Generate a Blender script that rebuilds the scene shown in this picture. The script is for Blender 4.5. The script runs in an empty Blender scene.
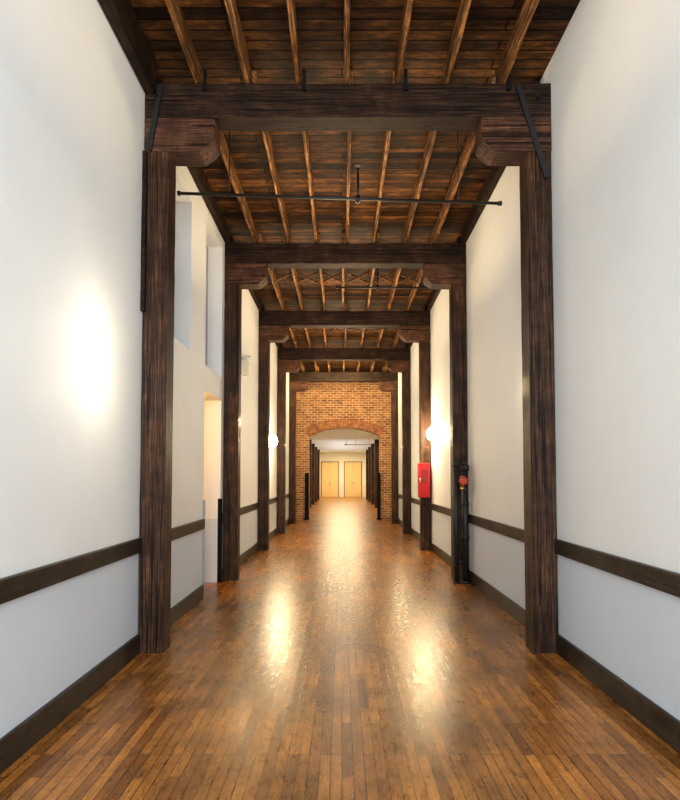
import bpy, bmesh, math, random
from mathutils import Vector, Matrix
random.seed(7)
S = bpy.context.scene
COL = S.collection
try:
    S.view_settings.view_transform = 'Standard'
    S.view_settings.look = 'None'
except Exception: pass

# ---------------------------------------------------------------- materials
def newmat(name):
    m = bpy.data.materials.new(name); m.use_nodes = True
    nt = m.node_tree; nt.nodes.clear()
    o = nt.nodes.new('ShaderNodeOutputMaterial'); b = nt.nodes.new('ShaderNodeBsdfPrincipled')
    nt.links.new(b.outputs[0], o.inputs[0])
    return m, nt, b
def N(nt, t, **k):
    n = nt.nodes.new(t)
    for a, v in k.items(): setattr(n, a, v)
    return n
def ramp(nt, fac, stops):
    r = N(nt, 'ShaderNodeValToRGB')
    el = r.color_ramp.elements
    while len(el) < len(stops): el.new(0.5)
    for e, (p, c) in zip(el, stops):
        e.position = p; e.color = (*c, 1)
    nt.links.new(fac, r.inputs[0]); return r.outputs[0]
def noise(nt, vec, scale, detail=4, rough=.6):
    n = N(nt, 'ShaderNodeTexNoise'); n.inputs['Scale'].default_value = scale
    n.inputs['Detail'].default_value = detail; n.inputs['Roughness'].default_value = rough
    nt.links.new(vec, n.inputs['Vector']); return n.outputs[0]
def mapped(nt, scale=(1,1,1), coord='Object', rand=True):
    tc = N(nt, 'ShaderNodeTexCoord'); mp = N(nt, 'ShaderNodeMapping')
    mp.inputs['Scale'].default_value = scale
    nt.links.new(tc.outputs[coord], mp.inputs[0])
    if rand:
        oi = N(nt, 'ShaderNodeObjectInfo'); mu = N(nt, 'ShaderNodeMath', operation='MULTIPLY')
        mu.inputs[1].default_value = 37.
        nt.links.new(oi.outputs['Random'], mu.inputs[0])
        cb = N(nt, 'ShaderNodeCombineXYZ')
        for i in range(3): nt.links.new(mu.outputs[0], cb.inputs[i])
        nt.links.new(cb.outputs[0], mp.inputs['Location'])
    return mp.outputs[0]
def mix(nt, fac, a, b, mode='MIX'):
    m = N(nt, 'ShaderNodeMix', data_type='RGBA', blend_type=mode)
    for sock, v in ((m.inputs[0], fac), (m.inputs[6], a), (m.inputs[7], b)):
        if hasattr(v, 'is_linked'): nt.links.new(v, sock)
        elif isinstance(v, (int, float)): sock.default_value = v
        else: sock.default_value = (*v, 1)
    return m.outputs[2]
def bump(nt, bsdf, h, strength, dist=.01):
    b = N(nt, 'ShaderNodeBump'); b.inputs['Strength'].default_value = strength
    b.inputs['Distance'].default_value = dist
    nt.links.new(h, b.inputs['Height']); nt.links.new(b.outputs[0], bsdf.inputs['Normal'])

def wood(name, axis, dark, mid, light, rough=.55, bs=.5, cracks=True, spec=.12, f=1.):
    m, nt, b = newmat(name)
    def st(a, l): 
        return {'x': (l, a, a), 'y': (a, l, a), 'z': (a, a, l)}[axis]
    v = mapped(nt, st(100*f, 2.5)); v2 = mapped(nt, (1.5, 1.5, 1.5)); v3 = mapped(nt, st(30*f, .6))
    n1 = noise(nt, v, 1.0, 8, .7); n2 = noise(nt, v2, 3.0, 10, .72); n3 = noise(nt, v3, 1., 3, .5)
    c = ramp(nt, n1, [(.33, dark), (.5, mid), (.70, light)])
    blot = ramp(nt, n2, [(.38, (.5, .47, .44)), (.5, (.9, .87, .84)), (.64, (1.8, 1.6, 1.42))])
    c = mix(nt, .85, c, blot, 'MULTIPLY')
    if cracks:
        cr = ramp(nt, n3, [(.40, (.12, .10, .09)), (.415, (1, 1, 1)), (.57, (1, 1, 1)), (.58, (.15, .13, .12)), (.59, (1, 1, 1))])
        c = mix(nt, .85, c, cr, 'MULTIPLY')
    nt.links.new(c, b.inputs['Base Color'])
    b.inputs['Roughness'].default_value = rough
    b.inputs['Specular IOR Level'].default_value = spec
    bump(nt, b, n1, bs, .012)
    return m
POST = wood('old_timber_post', 'z', (.010, .0047, .0026), (.036, .0165, .0085), (.135, .067, .034), .5, .5, spec=.12)
BEAM = wood('old_timber_beam', 'x', (.005, .0028, .0017), (.018, .0085, .0045), (.062, .031, .0155), .6, .5)
LEDG = wood('old_timber_ledger', 'y', (.005, .003, .002), (.018, .009, .005), (.06, .032, .017), .6, .7)
BOLS = wood('old_timber_bolster', 'x', (.016, .0068, .0037), (.058, .025, .0135), (.165, .077, .042), .6, .5)
JOIST = wood('joist_wood', 'y', (.013, .005, .002), (.13, .056, .018), (.52, .27, .10), .6, .6, spec=.15, f=.7)
TRIM = wood('dark_trim', 'y', (.012, .009, .007), (.028, .02, .014), (.06, .045, .033), .35, .25, False)

def plain(name, col, rough=.5, metal=0., spec=.5, emis=None, es=0, var=.08, sc=6, bs=0.):
    m, nt, b = newmat(name)
    v = mapped(nt); n = noise(nt, v, sc, 4)
    c = ramp(nt, n, [(.3, tuple(x*(1-var) for x in col)), (.7, tuple(min(1, x*(1+var)) for x in col))])
    nt.links.new(c, b.inputs['Base Color'])
    b.inputs['Roughness'].default_value = rough; b.inputs['Metallic'].default_value = metal
    b.inputs['Specular IOR Level'].default_value = spec
    if emis: b.inputs['Emission Color'].default_value = (*emis, 1); b.inputs['Emission Strength'].default_value = es
    if bs: bump(nt, b, n, bs, .005)
    return m
DOORW = plain('door_wood', (.74, .52, .24), .5, var=.05)
BLACK = plain('black_metal', (.012, .012, .013), .35, .6)
MATTE = plain('matte_black_paint', (.009, .009, .010), .5, spec=.35)
RED = plain('red_enamel', (.34, .004, .006), .45, spec=.25)
REDD = plain('red_valve_paint', (.55, .015, .012), .4)
BRASS = plain('brass', (.5, .32, .1), .35, 1.)
CHROME = plain('steel', (.5, .5, .5), .3, 1.)
OFFW = plain('offwhite_plastic', (.6, .58, .52), .45)
GUARD = plain('dark_guard', (.005, .004, .004), .8, spec=.1)
FRAME = plain('slate_frame', (.3, .34, .4), .5)
DFRAME = plain('brown_door_frame', (.22, .13, .06), .5)
SHADE = plain('frosted_shade', (.9, .85, .75), .5, emis=(1, .88, .62), es=60)
SHADE2 = plain('soft_frosted_shade', (.9, .88, .82), .5, emis=(1, .93, .8), es=9)
GLASSB = plain('frosted_pane', (.56, .57, .58), .3)
PIPE = plain('black_iron_pipe', (.02, .017, .015), .45, .5)

def wallmat(name, up, low):
    m, nt, b = newmat(name)
    g = N(nt, 'ShaderNodeNewGeometry'); sp = N(nt, 'ShaderNodeSeparateXYZ')
    nt.links.new(g.outputs['Position'], sp.inputs[0])
    lt = N(nt, 'ShaderNodeMath', operation='LESS_THAN'); lt.inputs[1].default_value = .91
    nt.links.new(sp.outputs[2], lt.inputs[0])
    c = mix(nt, lt.outputs[0], up, low)
    n = noise(nt, g.outputs['Position'], 1.2, 5)
    v = ramp(nt, n, [(.3, (.94, .94, .955)), (.7, (1, 1, 1))])
    c = mix(nt, 1., c, v, 'MULTIPLY')
    nt.links.new(c, b.inputs['Base Color'])
    b.inputs['Roughness'].default_value = .6
    b.inputs['Specular IOR Level'].default_value = .3
    n2 = noise(nt, g.outputs['Position'], 60, 3)
    bump(nt, b, n2, .2, .004)
    return m
WALL = wallmat('painted_plaster', (.80, .80, .775), (.60, .65, .70))
WALLR = wallmat('cream_plaster', (.82, .79, .68), (.78, .72, .58))

def floormat():
    m, nt, b = newmat('worn_plank_floor')
    g = N(nt, 'ShaderNodeNewGeometry'); sp = N(nt, 'ShaderNodeSeparateXYZ')
    nt.links.new(g.outputs['Position'], sp.inputs[0])
    cb = N(nt, 'ShaderNodeCombineXYZ')
    nt.links.new(sp.outputs[1], cb.inputs[0]); nt.links.new(sp.outputs[0], cb.inputs[1])
    t = N(nt, 'ShaderNodeTexBrick'); t.offset = .37; t.offset_frequency = 3
    t.inputs['Scale'].default_value = 1.
    t.inputs['Color1'].default_value = (.16, .058, .0115, 1); t.inputs['Color2'].default_value = (.40, .166, .034, 1)
    t.inputs['Mortar'].default_value = (.016, .006, .0025, 1)
    t.inputs['Mortar Size'].default_value = .0027; t.inputs['Mortar Smooth'].default_value = .3
    t.inputs['Brick Width'].default_value = .62; t.inputs['Row Height'].default_value = .058
    nt.links.new(cb.outputs[0], t.inputs['Vector'])
    mp = N(nt, 'ShaderNodeMapping'); mp.inputs['Scale'].default_value = (70, 3.2, 1)
    nt.links.new(g.outputs['Position'], mp.inputs[0])
    gr = noise(nt, mp.outputs[0], 1., 6, .7)
    cg = ramp(nt, gr, [(.3, (.5, .43, .38)), (.65, (1.25, 1.2, 1.12))])
    c = mix(nt, .85, t.outputs[0], cg, 'MULTIPLY')
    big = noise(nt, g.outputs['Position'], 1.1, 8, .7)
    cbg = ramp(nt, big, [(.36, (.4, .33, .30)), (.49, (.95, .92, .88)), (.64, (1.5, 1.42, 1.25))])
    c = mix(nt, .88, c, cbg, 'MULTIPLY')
    mps = N(nt, 'ShaderNodeMapping'); mps.inputs['Scale'].default_value = (2.0, .7, 1)
    nt.links.new(g.outputs['Position'], mps.inputs[0])
    sc = noise(nt, mps.outputs[0], 11, 10, .85)
    cs = ramp(nt, sc, [(.38, (.2, .15, .13)), (.45, (1, 1, 1)), (.58, (1.05, 1.03, 1.)), (.66, (1.8, 1.75, 1.6))])
    c = mix(nt, .75, c, cs, 'MULTIPLY')
    nt.links.new(c, b.inputs['Base Color'])
    r = N(nt, 'ShaderNodeMapRange'); r.inputs['From Min'].default_value = .35; r.inputs['From Max'].default_value = .65
    r.inputs['To Min'].default_value = .20; r.inputs['To Max'].default_value = .38
    nt.links.new(sc, r.inputs[0]); nt.links.new(r.outputs[0], b.inputs['Roughness'])
    b.inputs['Specular IOR Level'].default_value = .52
    b.inputs['Specular Tint'].default_value = (1, .82, .54, 1)
    # each strip tilts a hair differently, plus long grain
    a = N(nt, 'ShaderNodeMath', operation='MULTIPLY'); a.inputs[1].default_value = -.35
    nt.links.new(t.outputs['Fac'], a.inputs[0])
    bn = noise(nt, mp.outputs[0], .35, 2, .5)
    a2 = N(nt, 'ShaderNodeMath', operation='ADD')
    nt.links.new(bn, a2.inputs[0]); nt.links.new(a.outputs[0], a2.inputs[1])
    bump(nt, b, a2.outputs[0], .14, .008)
    return m
FLOOR = floormat()

def deckmat():
    m, nt, b = newmat('ceiling_deck_planks')
    g = N(nt, 'ShaderNodeNewGeometry')
    t = N(nt, 'ShaderNodeTexBrick'); t.offset = .41
    t.inputs['Scale'].default_value = 1.
    t.inputs['Color1'].default_value = (.008, .0035, .0018, 1); t.inputs['Color2'].default_value = (.085, .036, .010, 1)
    t.inputs['Mortar'].default_value = (.0008, .0004, .0002, 1)
    t.inputs['Mortar Size'].default_value = .008; t.inputs['Brick Width'].default_value = 2.3; t.inputs['Row Height'].default_value = .11
    nt.links.new(g.outputs['Position'], t.inputs['Vector'])
    mp = N(nt, 'ShaderNodeMapping'); mp.inputs['Scale'].default_value = (1.2, 4.0, 1)
    nt.links.new(g.outputs['Position'], mp.inputs[0])
    big = noise(nt, mp.outputs[0], 2.0, 10, .8)
    cb = ramp(nt, big, [(.39, (.18, .15, .13)), (.5, (.8, .75, .7)), (.63, (2.9, 2.5, 1.9))])
    c = mix(nt, .9, t.outputs[0], cb, 'MULTIPLY')
    nt.links.new(c, b.inputs['Base Color']); b.inputs['Roughness'].default_value = .6
    b.inputs['Specular IOR Level'].default_value = .1
    bump(nt, b, big, .5, .01)
    return m
DECK = deckmat()

def brickmat(name, c1, c2, mort, plainbrick=False):
    m, nt, b = newmat(name)
    g = N(nt, 'ShaderNodeNewGeometry'); sp = N(nt, 'ShaderNodeSeparateXYZ')
    nt.links.new(g.outputs['Position'], sp.inputs[0])
    ad = N(nt, 'ShaderNodeMath', operation='ADD')
    nt.links.new(sp.outputs[0], ad.inputs[0]); nt.links.new(sp.outputs[1], ad.inputs[1])
    cb = N(nt, 'ShaderNodeCombineXYZ')
    nt.links.new(ad.outputs[0], cb.inputs[0]); nt.links.new(sp.outputs[2], cb.inputs[1])
    n = noise(nt, g.outputs['Position'], 4, 8, .75)
    if plainbrick:
        n6 = noise(nt, g.outputs['Position'], 9, 2)
        col = ramp(nt, n6, [(.35, c1), (.65, c2)])
    else:
        t = N(nt, 'ShaderNodeTexBrick')
        t.inputs['Scale'].default_value = 1.
        t.inputs['Color1'].default_value = (*c1, 1); t.inputs['Color2'].default_value = (*c2, 1)
        t.inputs['Mortar'].default_value = (*mort, 1); t.inputs['Mortar Size'].default_value = .014
        t.inputs['Brick Width'].default_value = .23; t.inputs['Row Height'].default_value = .085
        nt.links.new(cb.outputs[0], t.inputs['Vector']); col = t.outputs[0]
    v = ramp(nt, n, [(.37, (.55, .5, .46)), (.5, (1, .95, .9)), (.64, (1.35, 1.3, 1.2))])
    col = mix(nt, .85, col, v, 'MULTIPLY')
    nt.links.new(col, b.inputs['Base Color']); b.inputs['Roughness'].default_value = .85
    return m
BRICK = brickmat('old_brick', (.15, .042, .015), (.36, .135, .042), (.42, .28, .14))
BRICK2 = brickmat('arch_brick', (.19, .058, .02), (.36, .135, .042), (.3, .2, .1), True)

# ---------------------------------------------------------------- helpers
def link(o, mat=None, parent=None, label=None, cat=None, kind=None, group=None):
    COL.objects.link(o)
    if mat is not None: o.data.materials.append(mat)
    if parent is not None:
        o.parent = parent; o.matrix_parent_inverse = Matrix.Translation(-parent.location)
    if label: o['label'] = label
    if cat: o['category'] = cat
    if kind: o['kind'] = kind
    if group: o['group'] = group
    return o
def finish(bm, name, origin, **k):
    bmesh.ops.recalc_face_normals(bm, faces=bm.faces)
    me = bpy.data.meshes.new(name)
    bm.transform(Matrix.Translation(-Vector(origin)))
    bm.to_mesh(me); bm.free()
    o = bpy.data.objects.new(name, me); o.location = origin
    return link(o, **k)
def addbox(bm, x0, x1, y0, y1, z0, z1):
    vs = [bm.verts.new((x, y, z)) for x in (x0, x1) for y in (y0, y1) for z in (z0, z1)]
    for f in ((0,1,3,2),(4,6,7,5),(0,4,5,1),(2,3,7,6),(0,2,6,4),(1,5,7,3)):
        bm.faces.new([vs[i] for i in f])
def box(name, x0, x1, y0, y1, z0, z1, bev=0., **k):
    bm = bmesh.new(); addbox(bm, x0, x1, y0, y1, z0, z1)
    if bev: bmesh.ops.bevel(bm, geom=bm.edges[:], offset=bev, segments=2, affect='EDGES', profile=.5)
    return finish(bm, name, ((x0+x1)/2, (y0+y1)/2, z0), **k)
def timber(name, x0, x1, y0, y1, z0, z1, bev=.012, wob=.006, seg=14, **k):
    """hewn timber: beveled box cut into sections whose outline wanders slightly"""
    d = (x1-x0, y1-y0, z1-z0); ax = d.index(max(d))
    bm = bmesh.new(); lo = (x0, y0, z0)
    o = [i for i in range(3) if i != ax]
    a0, a1 = lo[o[0]], lo[o[0]]+d[o[0]]; b0, b1 = lo[o[1]], lo[o[1]]+d[o[1]]
    rings = []
    prof = [(a0+bev, b0), (a1-bev, b0), (a1, b0+bev), (a1, b1-bev), (a1-bev, b1), (a0+bev, b1), (a0, b1-bev), (a0, b0+bev)]
    ca, cb_ = (a0+a1)/2, (b0+b1)/2
    for i in range(seg+1):
        t = lo[ax]+d[ax]*i/seg; ring = []
        for (a, b) in prof:
            r = random.random()*wob
            a2 = a - math.copysign(min(r, abs(a-ca)*.3), a-ca); r = random.random()*wob
            b2 = b - math.copysign(min(r, abs(b-cb_)*.3), b-cb_)
            p = [0, 0, 0]; p[ax] = t; p[o[0]] = a2; p[o[1]] = b2
            ring.append(bm.verts.new(p))
        rings.append(ring)
    for r1, r2 in zip(rings, rings[1:]):
        for j in range(8): bm.faces.new((r1[j], r1[(j+1) % 8], r2[(j+1) % 8], r2[j]))
    bm.faces.new(rings[0]); bm.faces.new(rings[-1][::-1])
    return finish(bm, name, ((x0+x1)/2, (y0+y1)/2, z0), **k)
def addcyl(bm, p0, p1, r, seg=20, r2=None):
    p0, p1 = Vector(p0), Vector(p1); d = p1-p0
    q = d.to_track_quat('Z', 'Y').to_matrix().to_4x4()
    bmesh.ops.create_cone(bm, cap_ends=True, segments=seg, radius1=r, radius2=r if r2 is None else r2, depth=d.length,
                          matrix=Matrix.Translation((p0+p1)/2) @ q)
def cyls(name, parts, origin, smooth=True, **k):
    bm = bmesh.new()
    for p in parts: addcyl(bm, *p)
    o = finish(bm, name, origin, **k)
    for f in o.data.polygons: f.use_smooth = len(f.vertices) == 4
    return o
def torus(bm, c, R, r, axis='y', n=24, m=8):
    vs = []
    for i in range(n):
        a = 2*math.pi*i/n; row = []
        for j in range(m):
            b = 2*math.pi*j/m; rr = R+r*math.cos(b); h = r*math.sin(b)
            p = (rr*math.cos(a), h, rr*math.sin(a)) if axis == 'y' else (rr*math.cos(a), rr*math.sin(a), h)
            row.append(bm.verts.new(Vector(c)+Vector(p)))
        vs.append(row)
    for i in range(n):
        for j in range(m):
            bm.faces.new((vs[i][j], vs[(i+1) % n][j], vs[(i+1) % n][(j+1) % m], vs[i][(j+1) % m]))

# ---------------------------------------------------------------- dimensions
XL, XR = -1.755, 1.86
ZD = 5.22          # deck underside
BK = 20.2          # brick partition front face
FAR = 43.9
PY = [4.85, 8.25, 11.65, 15.05, 18.45]
ST = dict(kind='structure')

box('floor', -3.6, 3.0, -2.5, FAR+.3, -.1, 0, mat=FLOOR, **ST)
box('ceiling', XL-.25, XR+.25, -2.5, BK+.4, ZD, ZD+.08, mat=DECK, **ST)
CEILW = plain('white_ceiling', (.56, .58, .59), .7)
box('ceiling.001', XL-.25, XR+.25, BK+.45, FAR+.2, 3.42, 3.5, mat=CEILW, **ST)

def wall(name, xa, xb, y0, y1, z0, z1, holes, mat):
    ys = sorted({y0, y1, *[h[0] for h in holes], *[h[1] for h in holes]})
    zs = sorted({z0, z1, *[h[2] for h in holes], *[h[3] for h in holes]})
    bm = bmesh.new()
    def solid(i, j):
        if not (0 <= i < len(ys)-1 and 0 <= j < len(zs)-1): return False
        cy, cz = (ys[i]+ys[i+1])/2, (zs[j]+zs[j+1])/2
        return not any(h[0] < cy < h[1] and h[2] < cz < h[3] for h in holes)
    for i in range(len(ys)-1):
        for j in range(len(zs)-1):
            if not solid(i, j): continue
            a, b, c, d = ys[i], ys[i+1], zs[j], zs[j+1]
            def q(*p): bm.faces.new([bm.verts.new(v) for v in p])
            for x in (xa, xb): q((x, a, c), (x, b, c), (x, b, d), (x, a, d))
            if not solid(i-1, j): q((xa, a, c), (xb, a, c), (xb, a, d), (xa, a, d))
            if not solid(i+1, j): q((xa, b, c), (xb, b, c), (xb, b, d), (xa, b, d))
            if not solid(i, j-1): q((xa, a, c), (xb, a, c), (xb, b, c), (xa, b, c))
            if not solid(i, j+1): q((xa, a, d), (xb, a, d), (xb, b, d), (xa, b, d))
    bmesh.ops.remove_doubles(bm, verts=bm.verts, dist=.0005)
    return finish(bm, name, ((xa+xb)/2, (y0+y1)/2, z0), mat=mat, **ST)
DY0, DY1 = 7.12, 8.1
W1 = (5.4, 6.42, 2.97, 4.72); W2 = (7.12, 8.1, 2.95, 4.88)
wall('wall_left', XL-.25, XL, -2.5, BK+.4, 0, ZD, [(DY0, DY1, 0, 2.62), W1, W2], WALL)
wall('wall_right', XR, XR+.25, -2.5, BK+.4, 0, ZD, [], WALL)
wall('wall_left.001', XL-.25, XL, BK+.4, FAR, 0, 3.42, [], WALLR)
wall('wall_right.001', XR, XR+.25, BK+.4, FAR, 0, 3.42, [], WALLR)
box('wall_far', XL-.25, XR+.25, FAR, FAR+.2, 0, 3.42, mat=WALLR, **ST)
box('wall_side_room', -3.5, -3.4, 5.0, 9.6, 0, ZD, mat=WALLR, **ST)
box('wall_side_room.001', -3.4, XL-.25, 9.5, 9.6, 0, ZD, mat=WALLR, **ST)
box('wall_side_room.002', -3.4, XL-.25, 5.0, 5.1, 0, ZD, mat=WALLR, **ST)
box('ceiling.002', -3.5, XL-.25, 5.0, 9.6, ZD, ZD+.08, mat=CEILW, **ST)
for i, w in enumerate((W1, W2)):
    wf = bmesh.new(); t = .045; xa, xb = XL-.245, XL-.21
    addbox(wf, xa, xb, w[0], w[0]+t, w[2], w[3]); addbox(wf, xa, xb, w[1]-t, w[1], w[2], w[3])
    addbox(wf, xa, xb, w[0]+t, w[1]-t, w[2], w[2]+t); addbox(wf, xa, xb, w[0]+t, w[1]-t, w[3]-t, w[3])
    fo = finish(wf, 'window_%d' % (i+1), (xa, (w[0]+w[1])/2, w[2]), mat=FRAME, **ST)
    box('pane', xa+.01, xb-.01, w[0]+t, w[1]-t, w[2]+t, w[3]-t, mat=GLASSB, parent=fo)

def hrun(base, side, z0, z1, th, segs, mat=TRIM):
    for n, (a, b) in enumerate(segs):
        nm = base if n == 0 else '%s.%03d' % (base, n)
        if side == 'left': box(nm, XL, XL+th, a, b, z0, z1, bev=.006, mat=mat, **ST)
        else: box(nm, XR-th, XR, a, b, z0, z1, bev=.006, mat=mat, **ST)
PS = .22
def segs(cut=None):
    out = []; y = -2.4
    for p in PY:
        out.append((y, p-.002)); y = p+PS+.002
    out.append((y, BK-.003))
    if cut:
        o2 = []
        for a, b in out:
            if a < cut[0] < b:
                o2.append((a, cut[0]-.06))
                if b > cut[1]+.07: o2.append((cut[1]+.06, b))
            else: o2.append((a, b))
        out = o2
    return out
hrun('trim_1', 'left', .86, .985, .035, segs((DY0, DY1)))
hrun('trim_2', 'right', .85, .975, .035, segs())
hrun('baseboard_left', 'left', 0, .165, .03, segs((DY0, DY1)))
hrun('baseboard_right', 'right', 0, .165, .03, segs())
box('trim_3', XL-.002, XL+.022, DY0-.04, DY0, 0, 1.22, bev=.004, mat=FRAME, **ST)
box('trim_4', XL-.035, XL+.02, DY1-.012, DY1+.05, 0, 1.20, bev=.004, mat=GUARD, **ST)

# ---------------------------------------------------------------- posts
def post(side, y, top=4.385, far=False):
    if side < 0: x0, x1 = XL+.003, XL+.003+PS
    else: x0, x1 = XR-.003-PS, XR-.003
    lab = 'dark reddish-brown rough-hewn timber post against the wall' if not far else 'dark timber post in the corridor beyond the brick arch'
    g = 'timber posts along the corridor' if not far else 'timber posts beyond the brick arch'
    return timber('timber_post', x0, x1, y, y+PS, 0, top, bev=.008, wob=.003, seg=24, mat=POST, label=lab, cat='post', group=g)
for y in PY:
    for s in (-1, 1): post(s, y)
FY = (24.6, 28.0, 31.4, 34.8, 38.2)
for y in FY:
    for s in (-1, 1): post(s, y, 3.41, True)
timber('furring_strip', XL+.002, XL+.04, PY[0]-.05, PY[0]-.004, 2.95, 4.37, bev=.004, wob=.003, mat=BEAM,
       label='dark narrow timber strip on the wall beside the post top', cat='board')

# ---------------------------------------------------------------- cross beams with bolsters
ZB = 4.70
def bolster(parent, side, y, zt, h, L):
    bm = bmesh.new(); x0 = XL+.004 if side < 0 else XR-.004; s = 1 if side < 0 else -1
    pr = [(0, 0), (L-.13, 0), (L-.10, .015), (L-.03, .075), (L, .11), (L, h), (0, h)]
    a = [bm.verts.new((x0+s*u, y-.012, zt-h+v)) for u, v in pr]
    b = [bm.verts.new((x0+s*u, y+.24, zt-h+v)) for u, v in pr]
    bm.faces.new(a); bm.faces.new(b[::-1])
    for i in range(len(pr)): bm.faces.new((a[i], b[i], b[(i+1) % len(pr)], a[(i+1) % len(pr)]))
    bmesh.ops.bevel(bm, geom=bm.edges[:], offset=.008, segments=1, affect='EDGES')
    return finish(bm, 'bolster', (x0+s*L/2, y+.1, zt-h), mat=BOLS, parent=parent)
def crossbeam(y, zt=5.015, zb=ZB):
    b = timber('crossbeam', XL+.003, XR-.003, y-.01, y+.22, zb, zt, bev=.012, wob=.008, seg=26, mat=BEAM,
               label='massive dark timber crossbeam spanning between two posts', cat='beam', group='timber crossbeams under the ceiling')
    for s in (-1, 1): bolster(b, s, y, zb, zb-4.387, .62)
    for s in (-1, 1):
        xx = (XL+.12) if s < 0 else (XR-.12)
        cyls('bolt', [((xx, y-.02, zb+.17), (xx, y-.002, zb+.17), .03, 12), ((xx, y-.04, zb+.17), (xx, y-.02, zb+.17), .015, 6)],
             (xx, y-.02, zb+.17), mat=BLACK, parent=b)
    return b
for y in PY: crossbeam(y)

timber('ledger_board', XL+.002, XL+.11, -2.4, 4.835, 4.9, ZD-.002, mat=LEDG, label='dark timber ledger running along top of the wall', cat='beam')
for i, y in enumerate(PY):
    e = (PY+[BK])[i+1]-.015
    for s in (-1, 1):
        a, b = (XL+.002, XL+.08) if s < 0 else (XR-.08, XR-.002)
        timber('ledger_board', a, b, y+.245, e, 5.0, ZD-.002, bev=.008, mat=LEDG,
               label='dark timber ledger running along top of the wall', cat='beam', group='ledgers along the wall tops')
JX = [-1.27, -.83, -.39, .06, .51, .97, 1.42]
st = [-2.4]+[p+.1 for p in PY]; en = [p+.1 for p in PY]+[BK-.01]
for k, (a, b) in enumerate(zip(st, en)):
    for x in JX:
        x = x+random.uniform(-.04, .04)
        timber('ceiling_joist', x-.026, x+.026, a+.003, b-.003, 5.018, ZD-.002, bev=.005, wob=.014, seg=22, mat=JOIST,
               label='weathered orange-brown wooden joist under the plank deck', cat='joist', group='ceiling joists')
for yb in (9.9, 13.3, 16.7):
    for x0, x1 in zip(JX, JX[1:]):
        bm = bmesh.new(); xa, xb = x0+.04, x1-.04
        for k, (za, zb) in enumerate(((4.99, 5.17), (5.17, 4.99))):
            p = [(xa, za), (xb, zb), (xb, zb+.035), (xa, za+.035)]
            ya = yb+k*.03
            a = [bm.verts.new((u, ya, v)) for u, v in p]; b = [bm.verts.new((u, ya+.022, v)) for u, v in p]
            bm.faces.new(a); bm.faces.new(b[::-1])
            for i in range(4): bm.faces.new((a[i], b[i], b[(i+1) % 4], a[(i+1) % 4]))
        finish(bm, 'cross_bridging', ((xa+xb)/2, yb, 4.99), mat=JOIST, label='thin wooden cross bridging between two ceiling joists', cat='bracing', group='cross bridging between joists')
def brace(y, s, dx=.25, zz0=4.15):
    bm = bmesh.new()
    xo = (XL+.03) if s < 0 else (XR-.03); xi = xo - s*dx
    zz1 = 4.98; w = .045
    p = [(xo, zz0), (xo - s*w, zz0-.02), (xi - s*w, zz1), (xi, zz1)]
    a = [bm.verts.new((u, y-.035, v)) for u, v in p]; b = [bm.verts.new((u, y-.014, v)) for u, v in p]
    bm.faces.new(a); bm.faces.new(b[::-1])
    for i in range(4): bm.faces.new((a[i], b[i], b[(i+1) % 4], a[(i+1) % 4]))
    finish(bm, 'tie_strap', (xo, y-.02, zz0), mat=MATTE, label='dark diagonal strap tying beam to post', cat='strap', group='diagonal tie straps')
brace(PY[0], 1); brace(PY[0], -1, .10, 4.40)
for x in (-1.27, -.39, .51, 1.42):
    bm = bmesh.new(); y = PY[0]
    addbox(bm, x+.04, x+.07, y-.03, y-.012, 4.93, 5.12); addbox(bm, x+.035, x+.075, y-.04, y-.03, 4.93, 4.96)
    addcyl(bm, (x+.055, y-.05, 5.07), (x+.055, y-.03, 5.07), .012, 8)
    finish(bm, 'joist_hanger', (x+.05, y-.03, 4.93), mat=BLACK, label='black iron joist hanger on the crossbeam', cat='bracket', group='joist hangers')

# ---------------------------------------------------------------- sprinkler pipes
def sprinkler(y, zl, zr, xl, xr, xh, top=ZD, r=.016):
    p = cyls('sprinkler_pipe', [((xl, y, zl), (xr, y, zr), r, 14), ((xr-.03, y, zr), (xr+.01, y, zr), r*1.5, 14), ((xl, y, zl), (xl+.03, y, zl), r*1.5, 14)],
             ((xl+xr)/2, y, (zl+zr)/2), mat=PIPE, label='thin black iron sprinkler pipe below the ceiling', cat='pipe', group='sprinkler pipes')
    zh = zl+(zr-zl)*(xh-xl)/(xr-xl); r = min(.3, top-zh-.1)
    cyls('riser', [((xh, y, zh-.05), (xh, y, zh+r), .013, 12), ((xh, y, zh-.035), (xh, y, zh+.035), .025, 12)], (xh, y, zh), mat=PIPE, parent=p)
    cyls('sprinkler_head', [((xh, y, zh+r), (xh, y, zh+r+.03), .018, 12), ((xh, y, zh+r+.06), (xh, y, zh+r+.066), .03, 14), ((xh-.012, y, zh+r+.03), (xh-.012, y, zh+r+.06), .004, 6), ((xh+.012, y, zh+r+.03), (xh+.012, y, zh+r+.06), .004, 6)],
         (xh, y, zh+r), mat=PIPE, parent=p)
    for xx in (xl+.55, xr-.45):
        zz = zl+(zr-zl)*(xx-xl)/(xr-xl)
        cyls('hanger_rod', [((xx, y, zz), (xx, y, top-.003), .005, 8)], (xx, y, zz), mat=PIPE, parent=p)
sprinkler(5.85, 4.53, 4.42, XL+.003, XR-.17, .17)
sprinkler(9.3, 4.7, 4.69, -.1, XR-.08, .6)
sprinkler(12.4, 4.85, 4.84, .1, XR-.08, .15)
sprinkler(27.0, 3.1, 3.08, .1, XR-.1, .2, 3.42)

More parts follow.
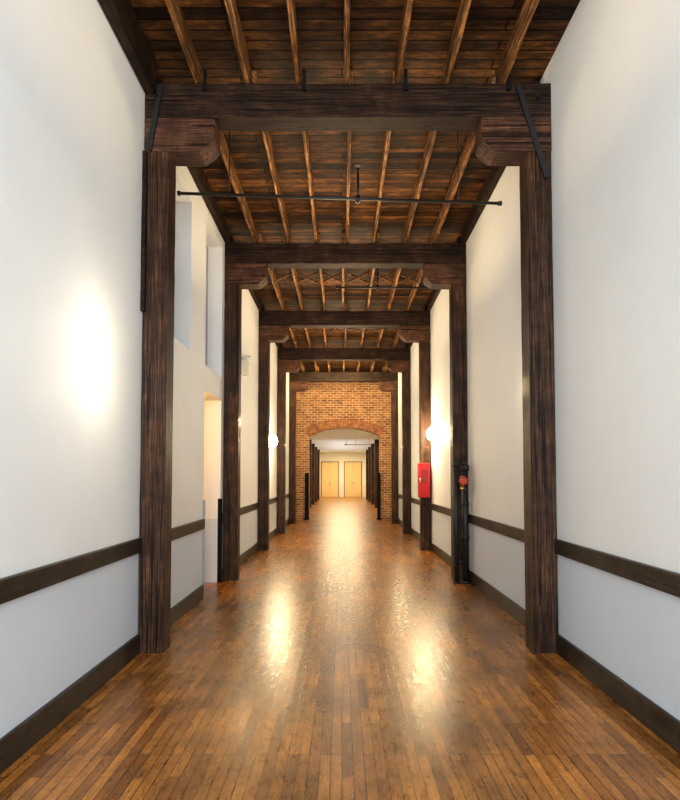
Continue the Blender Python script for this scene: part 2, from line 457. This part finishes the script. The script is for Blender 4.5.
# ---------------------------------------------------------------- brick partition with arch
AX0, AX1 = -1.19, 1.37; ZS, ZC = 3.02, 3.32; BY0, BY1 = BK, BK+.42
cx = (AX0+AX1)/2; hw = (AX1-AX0)/2; rise = ZC-ZS; R = (hw*hw+rise*rise)/(2*rise); zc = ZC-R
def az(x): return zc+math.sqrt(max(0, R*R-(x-cx)**2))
bm = bmesh.new()
def prism(pts):
    a = [bm.verts.new((u, BY0, v)) for u, v in pts]; b = [bm.verts.new((u, BY1, v)) for u, v in pts]
    bm.faces.new(a); bm.faces.new(b[::-1])
    for i in range(len(pts)): bm.faces.new((a[i], b[i], b[(i+1) % len(pts)], a[(i+1) % len(pts)]))
prism([(XL, 0), (AX0, 0), (AX0, ZD), (XL, ZD)]); prism([(AX1, 0), (XR, 0), (XR, ZD), (AX1, ZD)])
xs = [AX0+(AX1-AX0)*i/24 for i in range(25)]
prism([(x, az(x)) for x in xs]+[(AX1, ZD), (AX0, ZD)])
bw = finish(bm, 'wall_brick_partition', (cx, BK, 0), mat=BRICK, **ST)
bm = bmesh.new(); a0 = math.asin(hw/R); nb = 34
for ring in range(3):
    r0 = R+.003+ring*.11; r1 = r0+.1
    for i in range(nb):
        t0 = -a0*1.03+2*a0*1.03*(i+.08)/nb; t1 = -a0*1.03+2*a0*1.03*(i+.92)/nb
        pts = [(cx+r*math.sin(t), zc+r*math.cos(t)) for r, t in ((r0, t0), (r0, t1), (r1, t1), (r1, t0))]
        a = [bm.verts.new((u, BY0-.008, v)) for u, v in pts]; b = [bm.verts.new((u, BY0+.02, v)) for u, v in pts]
        bm.faces.new(a); bm.faces.new(b[::-1])
        for j in range(4): bm.faces.new((a[j], b[j], b[(j+1) % 4], a[(j+1) % 4]))
finish(bm, 'arch_ring', (cx, BK, ZS), mat=BRICK2, parent=bw, label='segmental arch of radial bricks')
for s in (-1, 1):
    x0 = AX0-.02 if s < 0 else AX1-.13
    bm = bmesh.new(); addbox(bm, x0-(.12 if s < 0 else -.02), x0+(.12 if s > 0 else 0)+.02, BY0-.10, BY0-.005, 0, 1.68)
    bmesh.ops.bevel(bm, geom=bm.edges[:], offset=.01, segments=2, affect='EDGES')
    addbox(bm, x0-(.14 if s < 0 else -.0), x0+(.14 if s > 0 else 0)+.04, BY0-.12, BY0-.003, 0, .06)
    finish(bm, 'corner_guard', (x0, BY0-.05, 0), mat=GUARD, label='tall black guard post at the brick arch jamb', cat='guard', group='guards at the arch jambs')

# ---------------------------------------------------------------- far doors
def door(n, x0, x1):
    z1 = 2.72; t = .06
    bm = bmesh.new()
    for q in ((x0-t, x0, 0, z1+t), (x1, x1+t, 0, z1+t), (x0, x1, z1, z1+t)):
        addbox(bm, q[0], q[1], FAR-.06, FAR-.002, q[2], q[3])
    fr = finish(bm, 'door_%d' % n, ((x0+x1)/2, FAR-.03, 0), mat=DFRAME, **ST)
    xm = (x0+x1)/2
    for a, b, hx in ((x0+.005, xm-.006, xm-.07), (xm+.006, x1-.005, xm+.07)):
        bm = bmesh.new(); addbox(bm, a, b, FAR-.045, FAR-.004, .01, z1-.005)
        bmesh.ops.bevel(bm, geom=bm.edges[:], offset=.004, segments=1, affect='EDGES')
        for zz in ((.25, 1.2), (1.4, 2.5)): addbox(bm, a+.1, b-.1, FAR-.055, FAR-.044, *zz)
        finish(bm, 'leaf', ((a+b)/2, FAR-.03, 0), mat=DOORW, parent=fr, label='golden wooden door leaf')
        cyls('handle', [((hx, FAR-.09, 1.1), (hx, FAR-.045, 1.1), .02, 10), ((hx, FAR-.09, 1.0), (hx, FAR-.09, 1.22), .014, 10)], (hx, FAR-.08, 1.1), mat=CHROME, parent=fr)
door(1, -1.58, -.30); door(2, .22, 1.50)

# ---------------------------------------------------------------- sconces, added fill lamps
def sconce(side, y, z=2.38, r=.14, h=.17, dep=1.1, mat=SHADE):
    xw = XL+.002 if side < 0 else XR-.002; s = 1 if side < 0 else -1
    bp = box('wall_sconce', min(xw, xw+s*.02), max(xw, xw+s*.02), y-.03, y+.03, z-.08, z+.08, bev=.006, mat=OFFW,
             label='glowing rounded glass wall sconce on painted wall', cat='wall lamp', group='wall sconces')
    bm = bmesh.new(); n = 14; m = 10; rows = []
    for j in range(m+1):
        v = -math.pi/2+math.pi*j/m
        rows.append([bm.verts.new((xw+s*(.021+r*dep*math.cos(v)*math.cos(a)), y+r*math.cos(v)*math.sin(a), z+h*math.sin(v)))
                     for a in [-math.pi/2+math.pi*i/n for i in range(n+1)]])
    for j in range(m):
        for i in range(n): bm.faces.new((rows[j][i], rows[j][i+1], rows[j+1][i+1], rows[j+1][i]))
    bmesh.ops.remove_doubles(bm, verts=bm.verts, dist=.0005)
    o = finish(bm, 'lamp_shade', (xw+s*.05, y, z-.16), mat=mat, parent=bp)
    for f in o.data.polygons: f.use_smooth = True
    return bp
def lamp(kind, name, loc, power, col, size=.1, rot=(0, 0, 0), size_y=None):
    l = bpy.data.lights.new(name, kind); l.energy = power; l.color = col
    if kind == 'AREA':
        l.shape = 'RECTANGLE'; l.size = size; l.size_y = size_y or size
    else: l.shadow_soft_size = size
    o = bpy.data.objects.new(name, l); o.location = loc; o.rotation_euler = rot; COL.objects.link(o); return o
WARM = (1, .76, .43)
def slight(s, y, p, c, off=.28, z=2.38, size=.09):
    lamp('POINT', 'sconce_light', ((XL+off) if s < 0 else (XR-off), y, z), p, c, size)
sconce(-1, 3.94, r=.05, h=.13, dep=.8, mat=SHADE2)
slight(-1, 3.94, 6.0, (1, .88, .68), .33, 2.18, .12)
slight(-1, 3.94, 6.0, (1, .88, .68), .33, 2.55, .12)
sconce(-1, 13.35, r=.16, h=.17, dep=1.2); slight(-1, 13.35, 130, WARM, .30)
sconce(1, 11.2, r=.13, h=.15); slight(1, 11.2, 110, WARM, .30)
for s, y, p in ((1, 5.35, 8), (-1, 8.75, 35), (1, 15.9, 60), (-1, 15.9, 30)):  # hidden behind posts; all but the first are added warm fill
    sconce(s, y, r=.05, dep=.8, mat=SHADE2); slight(s, y, p, WARM, .2)
for y, p in ((3.3, 30), (6.8, 52), (10.2, 48), (13.6, 48), (17.0, 48)):
    lamp('AREA', 'ceiling_fill', (.05, y, 3.7), p, (1, .74, .42), 1.2, (math.pi, 0, 0), .8)  # added fill without fixtures, aimed up to brighten joists and deck
for y, p in ((6.6, 24), (10.0, 24), (13.4, 24), (16.8, 20)):
    lamp('POINT', 'bay_fill', (.05, y, 3.4), p, (1, .90, .74), .45)  # unseen soft lamps added in each bay to lift the walls
lamp('AREA', 'brick_fill', (.05, 17.2, 4.5), 130, (1, .82, .46), 1.5, (math.radians(80), 0, 0), .5)  # unseen fill lamp added to warm the brick partition
lamp('POINT', 'side_room_light', (-2.35, 7.0, 2.2), 50, (1, .52, .12), .15)
for y, p in ((23.5, 150), (28.5, 150), (34., 150), (40.6, 240)):
    lamp('AREA', 'corridor_fill_down', (.05, y, 3.38), p, (1, .80, .48), 2.0, (0, 0, 0), 2.6)  # added area lamps without fixtures, brighten the corridor past the arch
lamp('AREA', 'corridor_fill_up', (.05, 34, 2.2), 75, (.92, .96, 1), 1.5, (math.pi, 0, 0), 10)  # unseen lamp added in mid-air to lighten the far ceiling
lamp('AREA', 'daylight_fill', (.05, -2.3, 2.8), 500, (.84, .93, 1), 3.4, (math.radians(90), 0, 0), 4.6)  # cool fill lamp added behind the camera, standing in for daylight

# ---------------------------------------------------------------- emergency light on left wall
y = 9.75
e = box('emergency_light', XL, XL+.10, y-.12, y+.12, 3.3, 3.56, bev=.02, mat=OFFW,
        label='off-white wall-mounted emergency light unit', cat='emergency light')
for dy in (-.06, .06):
    cyls('lamp_head', [((XL+.06, y+dy, 3.6), (XL+.15, y+dy, 3.56), .045, 16, .06), ((XL+.05, y+dy, 3.55), (XL+.05, y+dy, 3.6), .015, 8)], (XL+.1, y+dy, 3.58), mat=OFFW, parent=e)

# ---------------------------------------------------------------- standpipe
yy = 8.05; X = 1.765
sp = cyls('standpipe', [((X, yy, 0), (X, yy, 1.66), .048, 28), ((X, yy, 0), (X, yy, .035), .075, 28), ((X, yy, 1.6), (X, yy, 1.68), .062, 28),
                        ((X, yy, .62), (X, yy, .68), .058, 28), ((X, yy, 1.68), (X, yy, 1.74), .04, 16, .025), ((X, yy, 1.1), (X, yy, 1.15), .058, 28)],
          (X, yy, 0), mat=MATTE, label='black fire standpipe with red valve beside a timber post', cat='standpipe')
cyls('drain_pipe', [((1.635, yy, 0), (1.635, yy, 1.72), .034, 16), ((1.635, yy, 0), (1.635, yy, .03), .05, 20), ((1.635, yy, 1.66), (1.635, yy, 1.74), .044, 16),
                    ((X, yy, 1.72), (X, yy, 2.06), .014, 12), ((X, yy, 2.0), (X, yy, 2.08), .024, 12), ((1.635, yy, 1.45), (X, yy, 1.45), .028, 16),
                    ((1.635, yy, .3), (X, yy, .3), .02, 12)], (1.635, yy, 0), mat=MATTE, parent=sp)
V = 1.70
vb = cyls('valve_body', [((V, yy-.02, 1.45), (V, yy-.16, 1.45), .035, 16), ((V, yy-.16, 1.45), (V, yy-.18, 1.45), .042, 16), ((V, yy-.12, 1.37), (V, yy-.12, 1.53), .026, 14)],
          (V, yy-.1, 1.45), mat=BRASS, parent=sp)
bm = bmesh.new(); torus(bm, (V, yy-.21, 1.46), .050, .012)
for a in range(5):
    t = a*math.pi*.4+.4; addcyl(bm, (V, yy-.21, 1.46), (V+.05*math.cos(t), yy-.21, 1.46+.05*math.sin(t)), .008, 8)
addcyl(bm, (V, yy-.23, 1.46), (V, yy-.17, 1.455), .018, 12)
finish(bm, 'handwheel', (V, yy-.21, 1.46), mat=REDD, parent=vb, label='red valve handwheel')
cyls('outlet_cap', [((V, yy-.12, 1.37), (V, yy-.14, 1.33), .028, 16)], (V, yy-.1, 1.35), mat=BRASS, parent=vb)

# ---------------------------------------------------------------- red extinguisher cabinet
x0, x1, y1, z0, z1 = 1.57, 1.81, PY[2]-.001, 1.09, 1.80
y0 = y1-.15
cab = box('extinguisher_cabinet', x0, x1, y0, y1, z0, z1, bev=.012, mat=RED, label='red metal fire extinguisher cabinet fixed to a timber post', cat='fire cabinet')
bm = bmesh.new(); t = .035
addbox(bm, x0+.01, x0+.01+t, y0-.018, y0-.001, z0+.015, z1-.015); addbox(bm, x1-.01-t, x1-.01, y0-.018, y0-.001, z0+.015, z1-.015)
addbox(bm, x0+.01+t, x1-.01-t, y0-.018, y0-.001, z0+.015, z0+.3); addbox(bm, x0+.01+t, x1-.01-t, y0-.018, y0-.001, z1-.13, z1-.015)
dr = finish(bm, 'door', ((x0+x1)/2, y0-.01, z0), mat=RED, parent=cab)
box('pane', x0+.01+t, x1-.01-t, y0-.01, y0-.004, z0+.3, z1-.13, mat=plain('red_tinted_glass', (.16, .005, .005), .2), parent=dr)
cyls('handle', [((x0+.03, y0-.04, z0+.3), (x0+.03, y0-.04, z0+.4), .007, 8), ((x0+.03, y0-.04, z0+.31), (x0+.03, y0-.015, z0+.31), .005, 8), ((x0+.03, y0-.04, z0+.39), (x0+.03, y0-.015, z0+.39), .005, 8)],
     (x0+.03, y0-.03, z0+.3), mat=CHROME, parent=dr)

# ---------------------------------------------------------------- world, camera
w = bpy.data.worlds.new('world'); S.world = w; w.use_nodes = True
w.node_tree.nodes['Background'].inputs[0].default_value = (.8, .9, 1, 1)
w.node_tree.nodes['Background'].inputs[1].default_value = .8
cam = bpy.data.cameras.new('camera'); co = bpy.data.objects.new('camera', cam); COL.objects.link(co)
co.location = (0, 0, 1.5); co.rotation_euler = (math.radians(90+2.33), 0, 0)
cam.sensor_fit = 'VERTICAL'; cam.sensor_height = 24; cam.lens = 24*560/800
cam.shift_y = 55/800; cam.shift_x = -2/800; cam.clip_end = 200
S.camera = co
